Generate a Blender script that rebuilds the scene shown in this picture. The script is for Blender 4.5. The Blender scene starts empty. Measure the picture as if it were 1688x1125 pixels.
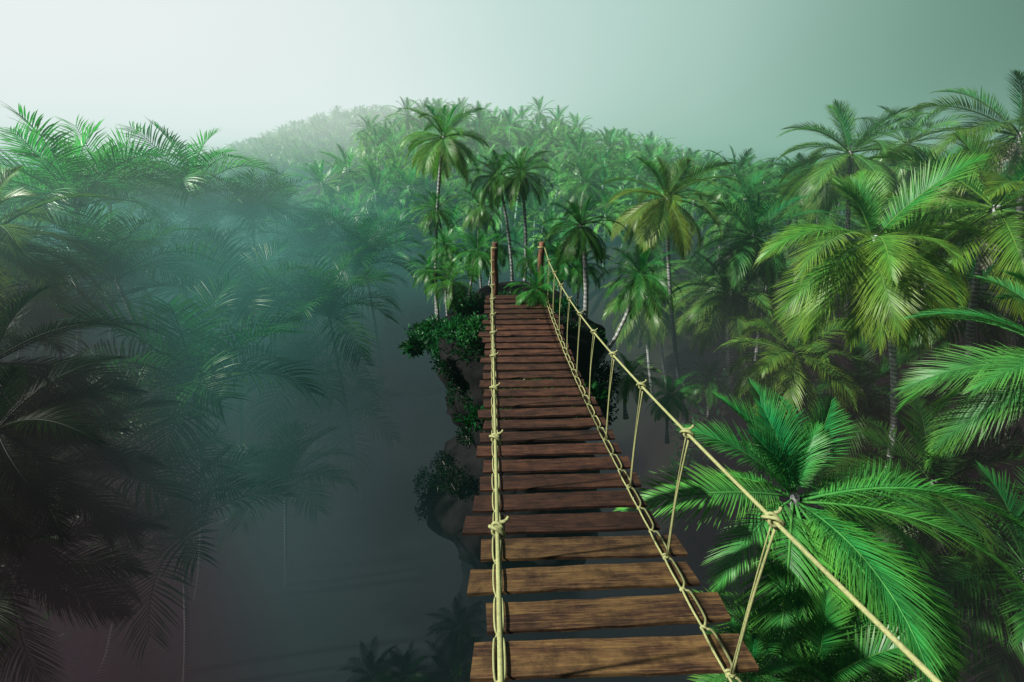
import bpy, math, random
import numpy as np
from mathutils import Vector, Matrix

random.seed(7)
rng = np.random.default_rng(11)
sc = bpy.context.scene
COL = sc.collection
R = math.radians
CZ = 30.0                                   # height of the camera above the datum

# ------------------------------------------------------------------ camera
TH, PSI, F = R(21.488), R(2.6616), 743.0
cam_d = bpy.data.cameras.new('camera')
cam_d.sensor_width = 36.0
cam_d.lens = 36.0 * F / 1688.0
cam_d.clip_start = 0.05
cam_d.clip_end = 3000
cam = bpy.data.objects.new('camera', cam_d)
COL.objects.link(cam)
cam.location = (0, 0, CZ)
cam.rotation_euler = (math.pi / 2 - TH, 0, -PSI)
sc.camera = cam
CT, ST = math.cos(TH), math.sin(TH)
CP, SP = math.cos(PSI), math.sin(PSI)

def at(px, py, Z):
    """world point seen at a photo pixel, Z metres along the camera axis (planning aid for real positions)"""
    a, b = (px - 844) / F * Z, (py - 562.5) / F * Z
    X, Y, z = a, CT * Z - b * ST, -(ST * Z + b * CT)
    return Vector((X * CP + Y * SP, -X * SP + Y * CP, z + CZ))

def col_at(px, D, z):
    """world x, y of the point with forward distance D and height z whose image column is px"""
    Z = D * CT - (z - CZ) * ST
    X = (px - 844) / F * Z
    return Vector((X * CP + D * SP, -X * SP + D * CP, z))

def fwd(p):
    return p.x * SP + p.y * CP

def project(p):
    X = p[0] * CP - p[1] * SP
    Y = p[0] * SP + p[1] * CP
    z = p[2] - CZ
    Z = Y * CT - z * ST
    return 844 + F * X / Z, 562.5 + F * (-z * CT - Y * ST) / Z

# ------------------------------------------------------------------ object helpers
def tag(o, label=None, cat=None, group=None, kind=None):
    if label: o['label'] = label
    if cat: o['category'] = cat
    if group: o['group'] = group
    if kind: o['kind'] = kind
    return o

def empty(name, loc):
    o = bpy.data.objects.new(name, None)
    COL.objects.link(o)
    o.location = loc
    o.empty_display_size = 0.2
    return o

class MB:
    """mesh builder: vertices, faces, material index per face, one colour attribute"""
    def __init__(s):
        s.v, s.f, s.m, s.c = [], [], [], []
    def add(s, v, f, m=0, c=None):
        n = len(s.v)
        s.v.extend([tuple(map(float, p)) for p in v])
        s.f.extend([tuple(i + n for i in q) for q in f])
        s.m.extend([m] * len(f))
        s.c.extend(c if c is not None else [(0., 0., 0., 1.)] * len(v))
    def mesh(s, name, mats, smooth=True):
        me = bpy.data.meshes.new(name)
        me.from_pydata(s.v, [], s.f)
        for m in mats: me.materials.append(m)
        if len(mats) > 1:
            me.polygons.foreach_set('material_index', s.m)
        me.polygons.foreach_set('use_smooth', [smooth] * len(s.f))
        a = me.color_attributes.new('var', 'FLOAT_COLOR', 'POINT')
        a.data.foreach_set('color', np.array(s.c, dtype=np.float32).ravel())
        me.update()
        return me
    def obj(s, name, mats, parent=None, smooth=True, loc=(0, 0, 0)):
        o = bpy.data.objects.new(name, s.mesh(name, mats, smooth))
        COL.objects.link(o)
        o.location = loc
        if parent: o.parent = parent
        return o

def link_mesh(name, me, parent=None, loc=(0, 0, 0), rot=(0, 0, 0), scale=(1, 1, 1)):
    o = bpy.data.objects.new(name, me)
    COL.objects.link(o)
    o.location, o.rotation_euler, o.scale = loc, rot, scale
    if parent: o.parent = parent
    return o

def tube(mb, pts, rad, n=8, m=0, cap=True, c=None):
    pts = [Vector(p) for p in pts]
    rads = rad if hasattr(rad, '__len__') else [rad] * len(pts)
    vs, fs = [], []
    t0 = (pts[1] - pts[0]).normalized()
    u = t0.orthogonal().normalized()
    for i, p in enumerate(pts):
        t = (pts[min(i + 1, len(pts) - 1)] - pts[max(i - 1, 0)]).normalized()
        u = (u - t * u.dot(t))
        u = u.normalized() if u.length > 1e-6 else t.orthogonal().normalized()
        w = t.cross(u)
        for k in range(n):
            a = 2 * math.pi * k / n
            vs.append(p + (u * math.cos(a) + w * math.sin(a)) * rads[i])
    for i in range(len(pts) - 1):
        for k in range(n):
            a, b = i * n + k, i * n + (k + 1) % n
            fs.append((a, b, b + n, a + n))
    if cap:
        fs.append(tuple(range(n))[::-1])
        fs.append(tuple((len(pts) - 1) * n + k for k in range(n)))
    cc = None
    if c is not None: cc = [c] * len(vs)
    mb.add(vs, fs, m, cc)

def spline(P, n):
    """Catmull-Rom through P"""
    P = [Vector(p) for p in P]
    P = [P[0] * 2 - P[1]] + P + [P[-1] * 2 - P[-2]]
    out = []
    for i in range(1, len(P) - 2):
        for k in range(n):
            t = k / n
            a, b, c, d = P[i - 1], P[i], P[i + 1], P[i + 2]
            out.append(0.5 * ((2 * b) + (c - a) * t + (2 * a - 5 * b + 4 * c - d) * t * t + (3 * b - a - 3 * c + d) * t ** 3))
    out.append(P[-2])
    return out

def sstep(a, b, x):
    t = min(1, max(0, (x - a) / (b - a)))
    return t * t * (3 - 2 * t)

# ------------------------------------------------------------------ node helpers
def new_mat(name):
    m = bpy.data.materials.new(name)
    m.use_nodes = True
    nt = m.node_tree
    nt.nodes.clear()
    out = nt.nodes.new('ShaderNodeOutputMaterial')
    return m, nt, out

def N(nt, t, **kw):
    n = nt.nodes.new(t)
    for k, v in kw.items():
        if k.startswith('i_'):
            n.inputs[k[2:].replace('_', ' ')].default_value = v
        else:
            setattr(n, k, v)
    return n

def L(nt, a, b): nt.links.new(a, b)

def math_(nt, op, a, b=None, c=None, clamp=False):
    n = nt.nodes.new('ShaderNodeMath'); n.operation = op; n.use_clamp = clamp
    for i, v in enumerate((a, b, c)):
        if v is None: continue
        if isinstance(v, (int, float)): n.inputs[i].default_value = v
        else: nt.links.new(v, n.inputs[i])
    return n.outputs[0]

def ramp(nt, fac, stops, mode='LINEAR'):
    n = nt.nodes.new('ShaderNodeValToRGB')
    n.color_ramp.interpolation = mode
    e = n.color_ramp.elements
    while len(e) < len(stops): e.new(0.5)
    for i, (p, c) in enumerate(stops):
        e[i].position = p
        e[i].color = (*c, 1) if len(c) == 3 else c
    if fac is not None: nt.links.new(fac, n.inputs[0])
    return n.outputs[0]

def mixc(nt, fac, a, b, mode='MIX'):
    n = nt.nodes.new('ShaderNodeMix'); n.data_type = 'RGBA'; n.blend_type = mode
    n.clamp_factor = True
    for sock, v in ((n.inputs[0], fac), (n.inputs[6], a), (n.inputs[7], b)):
        if isinstance(v, (int, float)): sock.default_value = v
        elif isinstance(v, tuple): sock.default_value = (*v, 1) if len(v) == 3 else v
        else: nt.links.new(v, sock)
    return n.outputs[2]

# ------------------------------------------------------------------ materials
def leaf_material(name, green, yellow, transl=0.36, rough=0.34, dark=(0.012, 0.03, 0.016)):
    m, nt, out = new_mat(name)
    at_ = N(nt, 'ShaderNodeAttribute', attribute_name='var')
    sep = N(nt, 'ShaderNodeSeparateColor'); L(nt, at_.outputs['Color'], sep.inputs[0])
    tip, rnd, age = sep.outputs[0], sep.outputs[1], sep.outputs[2]
    oi = N(nt, 'ShaderNodeObjectInfo')
    k = math_(nt, 'ADD', math_(nt, 'MULTIPLY', tip, 0.55), math_(nt, 'MULTIPLY', age, 0.55))
    k = math_(nt, 'ADD', k, math_(nt, 'MULTIPLY', math_(nt, 'SUBTRACT', oi.outputs['Random'], 0.5), 0.35), clamp=True)
    base = mixc(nt, k, green, yellow)
    v = math_(nt, 'ADD', 0.55, math_(nt, 'MULTIPLY', rnd, 0.75))
    vv = N(nt, 'ShaderNodeCombineColor')
    for i in range(3): L(nt, v, vv.inputs[i])
    base = mixc(nt, 1.0, base, vv.outputs[0], 'MULTIPLY')
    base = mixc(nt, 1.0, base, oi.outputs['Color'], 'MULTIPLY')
    p = N(nt, 'ShaderNodeBsdfPrincipled')
    L(nt, base, p.inputs['Base Color'])
    p.inputs['Roughness'].default_value = rough
    so = N(nt, 'ShaderNodeSeparateColor'); L(nt, oi.outputs['Color'], so.inputs[0])
    L(nt, math_(nt, 'MINIMUM', math_(nt, 'MULTIPLY', so.outputs[1], 0.32), 0.3), p.inputs['Specular IOR Level'])
    tr = N(nt, 'ShaderNodeBsdfTranslucent')
    tc = mixc(nt, 1.0, base, (1.15, 1.25, 0.6), 'MULTIPLY')
    L(nt, tc, tr.inputs['Color'])
    mx = N(nt, 'ShaderNodeMixShader'); mx.inputs[0].default_value = transl
    L(nt, p.outputs[0], mx.inputs[1]); L(nt, tr.outputs[0], mx.inputs[2])
    L(nt, mx.outputs[0], out.inputs[0])
    return m

M_LEAF = leaf_material('palm_leaf', (0.014, 0.185, 0.062), (0.185, 0.28, 0.055))
M_SHRUB = leaf_material('broad_leaf', (0.010, 0.125, 0.038), (0.05, 0.20, 0.05), 0.3)

def simple(name, colour, rough=0.6, noise=None, bump=0.0, scale=8.0, colour2=None, stretch=(1, 1, 1), spec=0.3):
    m, nt, out = new_mat(name)
    tc = N(nt, 'ShaderNodeTexCoord'); mp = N(nt, 'ShaderNodeMapping')
    mp.inputs['Scale'].default_value = stretch
    L(nt, tc.outputs['Object'], mp.inputs[0])
    nz = N(nt, 'ShaderNodeTexNoise'); nz.inputs['Scale'].default_value = scale; nz.inputs['Detail'].default_value = 5
    L(nt, mp.outputs[0], nz.inputs['Vector'])
    c = ramp(nt, nz.outputs[0], [(0.3, colour), (0.7, colour2 or colour)])
    p = N(nt, 'ShaderNodeBsdfPrincipled')
    L(nt, c, p.inputs['Base Color']); p.inputs['Roughness'].default_value = rough
    p.inputs['Specular IOR Level'].default_value = spec
    if bump:
        b = N(nt, 'ShaderNodeBump'); b.inputs['Strength'].default_value = bump; b.inputs['Distance'].default_value = 0.02
        L(nt, nz.outputs[0], b.inputs['Height']); L(nt, b.outputs[0], p.inputs['Normal'])
    L(nt, p.outputs[0], out.inputs[0])
    return m

M_RACHIS = simple('leaf_stalk', (0.05, 0.14, 0.04), 0.6, colour2=(0.10, 0.18, 0.05), spec=0.15)
_nt = M_RACHIS.node_tree; _p = [n for n in _nt.nodes if n.type == 'BSDF_PRINCIPLED'][0]
_oi = N(_nt, 'ShaderNodeObjectInfo')
L(_nt, mixc(_nt, 1.0, _p.inputs['Base Color'].links[0].from_socket, _oi.outputs['Color'], 'MULTIPLY'), _p.inputs['Base Color'])
M_DEAD = simple('dry_frond', (0.20, 0.19, 0.15), 0.8, colour2=(0.34, 0.33, 0.27), scale=3)
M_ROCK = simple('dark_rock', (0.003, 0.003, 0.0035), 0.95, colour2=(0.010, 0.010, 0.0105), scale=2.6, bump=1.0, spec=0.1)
M_GROUND = simple('jungle_soil', (0.016, 0.012, 0.012), 0.95, colour2=(0.03, 0.035, 0.022), scale=0.35, bump=0.5)

def trunk_material():
    m, nt, out = new_mat('palm_bark')
    tc = N(nt, 'ShaderNodeTexCoord')
    sx = N(nt, 'ShaderNodeSeparateXYZ'); L(nt, tc.outputs['Object'], sx.inputs[0])
    nz = N(nt, 'ShaderNodeTexNoise'); nz.inputs['Scale'].default_value = 3.5; nz.inputs['Detail'].default_value = 4
    L(nt, tc.outputs['Object'], nz.inputs['Vector'])
    w = math_(nt, 'SINE', math_(nt, 'ADD', math_(nt, 'MULTIPLY', sx.outputs[2], 2 * math.pi / 0.13), math_(nt, 'MULTIPLY', nz.outputs[0], 5.0)))
    w = math_(nt, 'ADD', math_(nt, 'MULTIPLY', w, 0.5), 0.5)
    f = math_(nt, 'MULTIPLY', math_(nt, 'POWER', w, 1.6), math_(nt, 'ADD', 0.25, nz.outputs[0]))
    nf = N(nt, 'ShaderNodeTexNoise'); nf.inputs['Scale'].default_value = 22; nf.inputs['Detail'].default_value = 3
    mp = N(nt, 'ShaderNodeMapping'); mp.inputs['Scale'].default_value = (1, 1, 2.5)
    L(nt, tc.outputs['Object'], mp.inputs[0]); L(nt, mp.outputs[0], nf.inputs['Vector'])
    f = math_(nt, 'MULTIPLY', f, math_(nt, 'ADD', 0.35, nf.outputs[0]), clamp=True)
    c = ramp(nt, f, [(0.0, (0.15, 0.15, 0.15)), (0.35, (0.24, 0.25, 0.25)), (0.9, (0.42, 0.45, 0.45))])
    oi = N(nt, 'ShaderNodeObjectInfo'); c = mixc(nt, 1.0, c, oi.outputs['Color'], 'MULTIPLY')
    p = N(nt, 'ShaderNodeBsdfPrincipled'); L(nt, c, p.inputs['Base Color']); p.inputs['Roughness'].default_value = 0.85
    b = N(nt, 'ShaderNodeBump'); b.inputs['Strength'].default_value = 0.4; b.inputs['Distance'].default_value = 0.008
    L(nt, f, b.inputs['Height']); L(nt, b.outputs[0], p.inputs['Normal'])
    L(nt, p.outputs[0], out.inputs[0])
    return m
M_TRUNK = trunk_material()

def wood_material(name, stretch, c0, c1, c2, worn=0.5):
    m, nt, out = new_mat(name)
    tc = N(nt, 'ShaderNodeTexCoord'); oi = N(nt, 'ShaderNodeObjectInfo')
    off = N(nt, 'ShaderNodeVectorMath', operation='SCALE'); off.inputs[0].default_value = (37, 23, 51)
    L(nt, oi.outputs['Random'], off.inputs['Scale'])
    ad = N(nt, 'ShaderNodeVectorMath', operation='ADD'); L(nt, tc.outputs['Object'], ad.inputs[0]); L(nt, off.outputs[0], ad.inputs[1])
    mp = N(nt, 'ShaderNodeMapping'); mp.inputs['Scale'].default_value = stretch; L(nt, ad.outputs[0], mp.inputs[0])
    g = N(nt, 'ShaderNodeTexNoise'); g.inputs['Scale'].default_value = 10; g.inputs['Detail'].default_value = 7; g.inputs['Roughness'].default_value = 0.65; g.inputs['Distortion'].default_value = 0.6
    L(nt, mp.outputs[0], g.inputs['Vector'])
    big = N(nt, 'ShaderNodeTexNoise'); big.inputs['Scale'].default_value = 3.0; big.inputs['Detail'].default_value = 6; big.inputs['Roughness'].default_value = 0.7
    mp2 = N(nt, 'ShaderNodeMapping'); mp2.inputs['Scale'].default_value = tuple(math.sqrt(s) for s in stretch); L(nt, ad.outputs[0], mp2.inputs[0])
    L(nt, mp2.outputs[0], big.inputs['Vector'])
    c = ramp(nt, g.outputs[0], [(0.34, c0), (0.5, c1), (0.66, c2)])
    sp = ramp(nt, big.outputs[0], [(0.42, (0, 0, 0)), (0.62, (1, 1, 1))])
    c = mixc(nt, math_(nt, 'MULTIPLY', sp, worn), c, tuple(x * 1.25 for x in c2))
    st_ = N(nt, 'ShaderNodeTexNoise'); st_.inputs['Scale'].default_value = 5.5; st_.inputs['Detail'].default_value = 8; st_.inputs['Roughness'].default_value = 0.75
    L(nt, ad.outputs[0], st_.inputs['Vector'])
    c = mixc(nt, ramp(nt, st_.outputs[0], [(0.47, (0, 0, 0)), (0.60, (.75, .75, .75))]), c, mixc(nt, 1.0, c, (0.35, 0.33, 0.36), 'MULTIPLY'))
    dk = math_(nt, 'ADD', 0.75, math_(nt, 'MULTIPLY', oi.outputs['Random'], 0.6))
    cc = N(nt, 'ShaderNodeCombineColor')
    for i in range(3): L(nt, dk, cc.inputs[i])
    c = mixc(nt, 1.0, c, cc.outputs[0], 'MULTIPLY')
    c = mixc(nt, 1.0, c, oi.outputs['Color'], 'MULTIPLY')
    p = N(nt, 'ShaderNodeBsdfPrincipled'); L(nt, c, p.inputs['Base Color']); p.inputs['Roughness'].default_value = 0.7
    p.inputs['Specular IOR Level'].default_value = 0.25
    b = N(nt, 'ShaderNodeBump'); b.inputs['Strength'].default_value = 0.6; b.inputs['Distance'].default_value = 0.006
    L(nt, g.outputs[0], b.inputs['Height']); L(nt, b.outputs[0], p.inputs['Normal'])
    L(nt, p.outputs[0], out.inputs[0])
    return m
M_PLANK = wood_material('weathered_plank', (0.35, 7, 7), (0.008, 0.003, 0.003), (0.050, 0.019, 0.014), (0.150, 0.078, 0.036))
M_POST = wood_material('post_wood', (6, 6, 0.6), (0.03, 0.013, 0.009), (0.11, 0.048, 0.026), (0.19, 0.09, 0.05), 0.3)

def rope_material():
    m, nt, out = new_mat('pale_rope')
    tc = N(nt, 'ShaderNodeTexCoord')
    nz = N(nt, 'ShaderNodeTexNoise'); nz.inputs['Scale'].default_value = 90; nz.inputs['Detail'].default_value = 3
    L(nt, tc.outputs['Object'], nz.inputs['Vector'])
    n2 = N(nt, 'ShaderNodeTexNoise'); n2.inputs['Scale'].default_value = 4; n2.inputs['Detail'].default_value = 4
    L(nt, tc.outputs['Object'], n2.inputs['Vector'])
    f = math_(nt, 'ADD', math_(nt, 'MULTIPLY', nz.outputs[0], 0.6), math_(nt, 'MULTIPLY', n2.outputs[0], 0.4))
    c = ramp(nt, f, [(0.35, (0.17, 0.185, 0.075)), (0.62, (0.30, 0.315, 0.135))])
    p = N(nt, 'ShaderNodeBsdfPrincipled'); L(nt, c, p.inputs['Base Color']); p.inputs['Roughness'].default_value = 0.75
    b = N(nt, 'ShaderNodeBump'); b.inputs['Strength'].default_value = 0.35; b.inputs['Distance'].default_value = 0.002
    L(nt, nz.outputs[0], b.inputs['Height']); L(nt, b.outputs[0], p.inputs['Normal'])
    L(nt, p.outputs[0], out.inputs[0])
    return m
M_ROPE = rope_material()

def water_material():
    m, nt, out = new_mat('river_water')
    tc = N(nt, 'ShaderNodeTexCoord')
    nz = N(nt, 'ShaderNodeTexNoise'); nz.inputs['Scale'].default_value = 1.2; nz.inputs['Detail'].default_value = 3
    L(nt, tc.outputs['Object'], nz.inputs['Vector'])
    b = N(nt, 'ShaderNodeBump'); b.inputs['Strength'].default_value = 0.12; b.inputs['Distance'].default_value = 0.1
    L(nt, nz.outputs[0], b.inputs['Height'])
    p = N(nt, 'ShaderNodeBsdfPrincipled')
    p.inputs['Base Color'].default_value = (0.02, 0.03, 0.03, 1); p.inputs['Roughness'].default_value = 0.16
    L(nt, b.outputs[0], p.inputs['Normal']); L(nt, p.outputs[0], out.inputs[0])
    return m
M_WATER = water_material()

# ------------------------------------------------------------------ sky, sun, haze
SUN_AZ, SUN_EL = R(-98), R(40)          # azimuth from +Y towards +X
w = bpy.data.worlds.new('World'); sc.world = w; w.use_nodes = True
nt = w.node_tree; nt.nodes.clear()
wo = nt.nodes.new('ShaderNodeOutputWorld')
sky = nt.nodes.new('ShaderNodeTexSky'); sky.sky_type = 'NISHITA'; sky.sun_disc = False
sky.sun_elevation = SUN_EL; sky.sun_rotation = SUN_AZ
bg1 = nt.nodes.new('ShaderNodeBackground'); bg1.inputs[1].default_value = 0.05
nt.links.new(sky.outputs[0], bg1.inputs[0])
tc = nt.nodes.new('ShaderNodeTexCoord')
sx = nt.nodes.new('ShaderNodeSeparateXYZ'); nt.links.new(tc.outputs['Generated'], sx.inputs[0])
u = math_(nt, 'ADD', math_(nt, 'MULTIPLY', sx.outputs[0], 0.5), 0.5, clamp=True)
mist = ramp(nt, u, [(0.0, (0.88, 0.93, 0.92)), (0.16, (0.95, 0.98, 0.975)), (0.36, (0.85, 0.93, 0.91)), (0.52, (0.58, 0.785, 0.725)),
                    (0.70, (0.40, 0.62, 0.53)), (0.80, (0.15, 0.315, 0.235)), (0.88, (0.04, 0.12, 0.08)), (1.0, (0.05, 0.12, 0.085))], 'B_SPLINE')
back = math_(nt, 'MULTIPLY_ADD', sx.outputs[1], 2.0, 0.6, clamp=True)  # unseen sky behind and overhead is dimmed to cut ambient light
back = math_(nt, 'MULTIPLY_ADD', back, 0.93, 0.07)
hi = nt.nodes.new('ShaderNodeMapRange'); hi.interpolation_type = 'SMOOTHSTEP'
hi.inputs['From Min'].default_value = 0.34; hi.inputs['From Max'].default_value = 0.75
hi.inputs['To Min'].default_value = 1.0; hi.inputs['To Max'].default_value = 0.13
nt.links.new(sx.outputs[2], hi.inputs[0])
back = math_(nt, 'MULTIPLY', back, hi.outputs[0])
bg2 = nt.nodes.new('ShaderNodeBackground')
nt.links.new(mist, bg2.inputs[0]); nt.links.new(back, bg2.inputs[1])
mxs = nt.nodes.new('ShaderNodeMixShader'); mxs.inputs[0].default_value = 0.9
nt.links.new(bg1.outputs[0], mxs.inputs[1]); nt.links.new(bg2.outputs[0], mxs.inputs[2])
nt.links.new(mxs.outputs[0], wo.inputs[0])

sd = bpy.data.lights.new('sun', 'SUN'); sd.energy = 9.0; sd.angle = R(1.5); sd.color = (1.0, 0.97, 0.86)
sun = bpy.data.objects.new('sun', sd); COL.objects.link(sun)
dvec = Vector((math.sin(SUN_AZ) * math.cos(SUN_EL), math.cos(SUN_AZ) * math.cos(SUN_EL), math.sin(SUN_EL)))
sun.rotation_euler = dvec.to_track_quat('Z', 'Y').to_euler()
sun.location = dvec * 50 + Vector((0, 0, CZ))

def haze():
    m = bpy.data.materials.new('mist'); m.use_nodes = True
    nt = m.node_tree; nt.nodes.clear(); out = nt.nodes.new('ShaderNodeOutputMaterial')
    ge = N(nt, 'ShaderNodeNewGeometry')
    s = N(nt, 'ShaderNodeSeparateXYZ'); L(nt, ge.outputs['Position'], s.inputs[0])
    z = math_(nt, 'SUBTRACT', s.outputs[2], CZ)
    x = s.outputs[0]
    def sm(v, a, b):
        n = nt.nodes.new('ShaderNodeMapRange'); n.interpolation_type = 'SMOOTHSTEP'
        n.inputs['From Min'].default_value = a; n.inputs['From Max'].default_value = b
        nt.links.new(v, n.inputs[0]); return n.outputs[0]
    low = sm(z, -4.5, -11.0)
    far = sm(s.outputs[1], 24.0, 44.0)
    left = math_(nt, 'MULTIPLY', sm(x, -3.5, -11.0), sm(z, 1.5, -5.0))
    top = sm(z, 26.0, 6.0)
    dens = math_(nt, 'MULTIPLY_ADD', low, 0.060, 0.0050)
    left = math_(nt, 'MULTIPLY', left, math_(nt, 'SUBTRACT', 1.0, math_(nt, 'MULTIPLY', far, 0.97)))
    dens = math_(nt, 'MULTIPLY_ADD', left, 0.036, dens)
    dens = math_(nt, 'MULTIPLY_ADD', math_(nt, 'MULTIPLY', far, sm(x, 60.0, -40.0)), 0.003, dens)
    dens = math_(nt, 'MULTIPLY_ADD', math_(nt, 'MULTIPLY', sm(s.outputs[1], 100.0, 150.0), sm(x, 20.0, -30.0)), 0.007, dens)
    left2 = math_(nt, 'MULTIPLY', math_(nt, 'MULTIPLY', sm(x, -3.0, -8.0), sm(z, 0.0, -5.0)), math_(nt, 'SUBTRACT', 1.0, far))
    dens = math_(nt, 'MULTIPLY_ADD', left2, 0.045, dens)
    right2 = math_(nt, 'MULTIPLY', math_(nt, 'MULTIPLY', sm(x, 4.0, 8.5), sm(z, -1.5, -6.0)), sm(s.outputs[1], 32.0, 18.0))
    dens = math_(nt, 'MULTIPLY_ADD', right2, 0.035, dens)
    nz = N(nt, 'ShaderNodeTexNoise'); nz.inputs['Scale'].default_value = 0.15; nz.inputs['Detail'].default_value = 2
    L(nt, ge.outputs['Position'], nz.inputs['Vector'])
    wisps = math_(nt, 'MULTIPLY', sm(nz.outputs[0], 0.30, 0.70), math_(nt, 'MULTIPLY_ADD', sm(z, 1.0, -4.0), 0.8, 0.2))
    dens = math_(nt, 'MULTIPLY', dens, math_(nt, 'MULTIPLY_ADD', wisps, 0.9, 0.55))
    clear = math_(nt, 'MULTIPLY', math_(nt, 'MULTIPLY', sm(x, -4.5, -1.8), sm(x, 7.0, 4.0)), math_(nt, 'MULTIPLY', sm(s.outputs[1], 15.0, 11.5), sm(z, -11.5, -8.5)))
    dens = math_(nt, 'MULTIPLY', dens, math_(nt, 'MULTIPLY_ADD', clear, -0.8, 1.0))
    dens = math_(nt, 'MULTIPLY', dens, top)
    zz = math_(nt, 'MULTIPLY_ADD', z, 1 / 24.0, 16.0 / 24.0, clamp=True)     # -16 .. +8
    colL = ramp(nt, zz, [(0.0, (0.040, 0.036, 0.043)), (0.16, (0.043, 0.050, 0.056)), (0.33, (0.046, 0.108, 0.102)),
                         (0.46, (0.052, 0.160, 0.140)), (0.58, (0.125, 0.34, 0.29)), (0.70, (0.46, 0.66, 0.60)), (1.0, (0.78, 0.88, 0.86))])
    colR = ramp(nt, zz, [(0.0, (0.042, 0.028, 0.033)), (0.30, (0.040, 0.031, 0.034)), (0.44, (0.040, 0.037, 0.039)),
                         (0.58, (0.050, 0.105, 0.080)), (0.75, (0.22, 0.42, 0.33)), (1.0, (0.26, 0.48, 0.38))])
    zt = sm(z, -7.0, 1.0)
    fx = math_(nt, 'ADD', math_(nt, 'MULTIPLY', zt, sm(x, -12.0, 40.0)), math_(nt, 'MULTIPLY', math_(nt, 'SUBTRACT', 1.0, zt), sm(x, 3.0, 16.0)))
    colr = mixc(nt, fx, colL, colR)
    mid = math_(nt, 'MULTIPLY', math_(nt, 'MULTIPLY', far, sm(z, -13.0, -5.0)), sm(z, 3.0, -3.0))
    colr = mixc(nt, math_(nt, 'MULTIPLY', mid, 0.6), colr, (0.12, 0.33, 0.28))
    side = math_(nt, 'ADD', sm(math_(nt, 'MULTIPLY_ADD', s.outputs[1], 0.72, x), 1.5, -2.5), sm(x, 4.0, 8.0), clamp=True)
    near = math_(nt, 'MULTIPLY', math_(nt, 'MULTIPLY', sm(s.outputs[1], 26.0, 12.0), side), sm(z, 0.0, -3.0))
    colr = mixc(nt, math_(nt, 'MULTIPLY', near, 0.95), colr, (0.042, 0.027, 0.032))  # dark purple painted in as shaded mist near the banks
    colr = mixc(nt, math_(nt, 'MULTIPLY', wisps, 0.5), colr, mixc(nt, 1.0, colr, (1.4, 1.5, 1.5), 'MULTIPLY'))
    ab = N(nt, 'ShaderNodeVolumeAbsorption'); ab.inputs['Color'].default_value = (0, 0, 0, 1)
    L(nt, dens, ab.inputs['Density'])
    em = N(nt, 'ShaderNodeEmission'); L(nt, colr, em.inputs[0]); L(nt, dens, em.inputs[1])  # mist glows by itself; its lit and shaded tones are painted colours
    ad = N(nt, 'ShaderNodeAddShader'); L(nt, ab.outputs[0], ad.inputs[0]); L(nt, em.outputs[0], ad.inputs[1])
    L(nt, ad.outputs[0], out.inputs['Volume'])
    mb = MB()
    X0, X1, Y0, Y1, Z0, Z1 = -330, 330, -40, 420, CZ - 40, CZ + 26
    mb.add([(X0, Y0, Z0), (X1, Y0, Z0), (X1, Y1, Z0), (X0, Y1, Z0), (X0, Y0, Z1), (X1, Y0, Z1), (X1, Y1, Z1), (X0, Y1, Z1)],
           [(0, 3, 2, 1), (4, 5, 6, 7), (0, 1, 5, 4), (1, 2, 6, 5), (2, 3, 7, 6), (3, 0, 4, 7)])
    o = mb.obj('haze', [m], smooth=False)
    tag(o, 'pale green mist filling the valley and veiling the palms', 'mist', kind='stuff')
    return o
haze()

# ------------------------------------------------------------------ terrain
def ground_z(x, y):
    """ground height relative to the camera"""
    z = -17.5
    bank_r = 7.5 * sstep(5.5, 16, x + 0.12 * (y - 15)) * sstep(-30, -5, y)
    bank_l = 7.5 * sstep(-9, -24, x)
    back = 5.5 * sstep(26, 50, y)
    z += max(bank_r, bank_l, back) 
    dx, sg = x + 8, (17 if x < -8 else 26)
    z += 13.2 * math.exp(-0.5 * (dx / sg) ** 2) * math.exp(-0.5 * ((y - 84) / 22) ** 2)
    z += 22.5 * math.exp(-0.5 * ((x + 42) / 34) ** 2) * math.exp(-0.5 * ((y - 190) / 40) ** 2)
    z += 1.5 * sstep(30, 90, x) * sstep(10, 60, y)
    z += 0.6 * math.sin(x * 0.31 + 1.3) * math.cos(y * 0.27) + 0.3 * math.sin(x * 0.9) * math.sin(y * 0.77 + 2)
    return z

def build_terrain():
    xs = np.concatenate([np.linspace(-1500, -160, 10), np.linspace(-150, 150, 121), np.linspace(160, 1500, 10)])
    ys = np.concatenate([np.linspace(-300, -40, 6), np.linspace(-35, 300, 135), np.linspace(330, 2400, 12)])
    v = [(x, y, CZ + ground_z(x, y)) for y in ys for x in xs]
    nx = len(xs)
    f = [(j * nx + i, j * nx + i + 1, (j + 1) * nx + i + 1, (j + 1) * nx + i) for j in range(len(ys) - 1) for i in range(nx - 1)]
    mb = MB(); mb.add(v, f)
    tag(mb.obj('ground', [M_GROUND]), 'dark jungle floor rising to wooded hills', kind='structure')
    mb = MB()
    X = 1400
    n = 40
    vs = [(-60 + 120 * i / n, -60 + 140 * j / n, CZ - 16.3) for j in range(n + 1) for i in range(n + 1)]
    fs = [(j * (n + 1) + i, j * (n + 1) + i + 1, (j + 1) * (n + 1) + i + 1, (j + 1) * (n + 1) + i) for j in range(n) for i in range(n)]
    mb.add(vs, fs)
    tag(mb.obj('water', [M_WATER]), 'dim still river at the bottom of the misty valley', kind='structure')
build_terrain()

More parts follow.
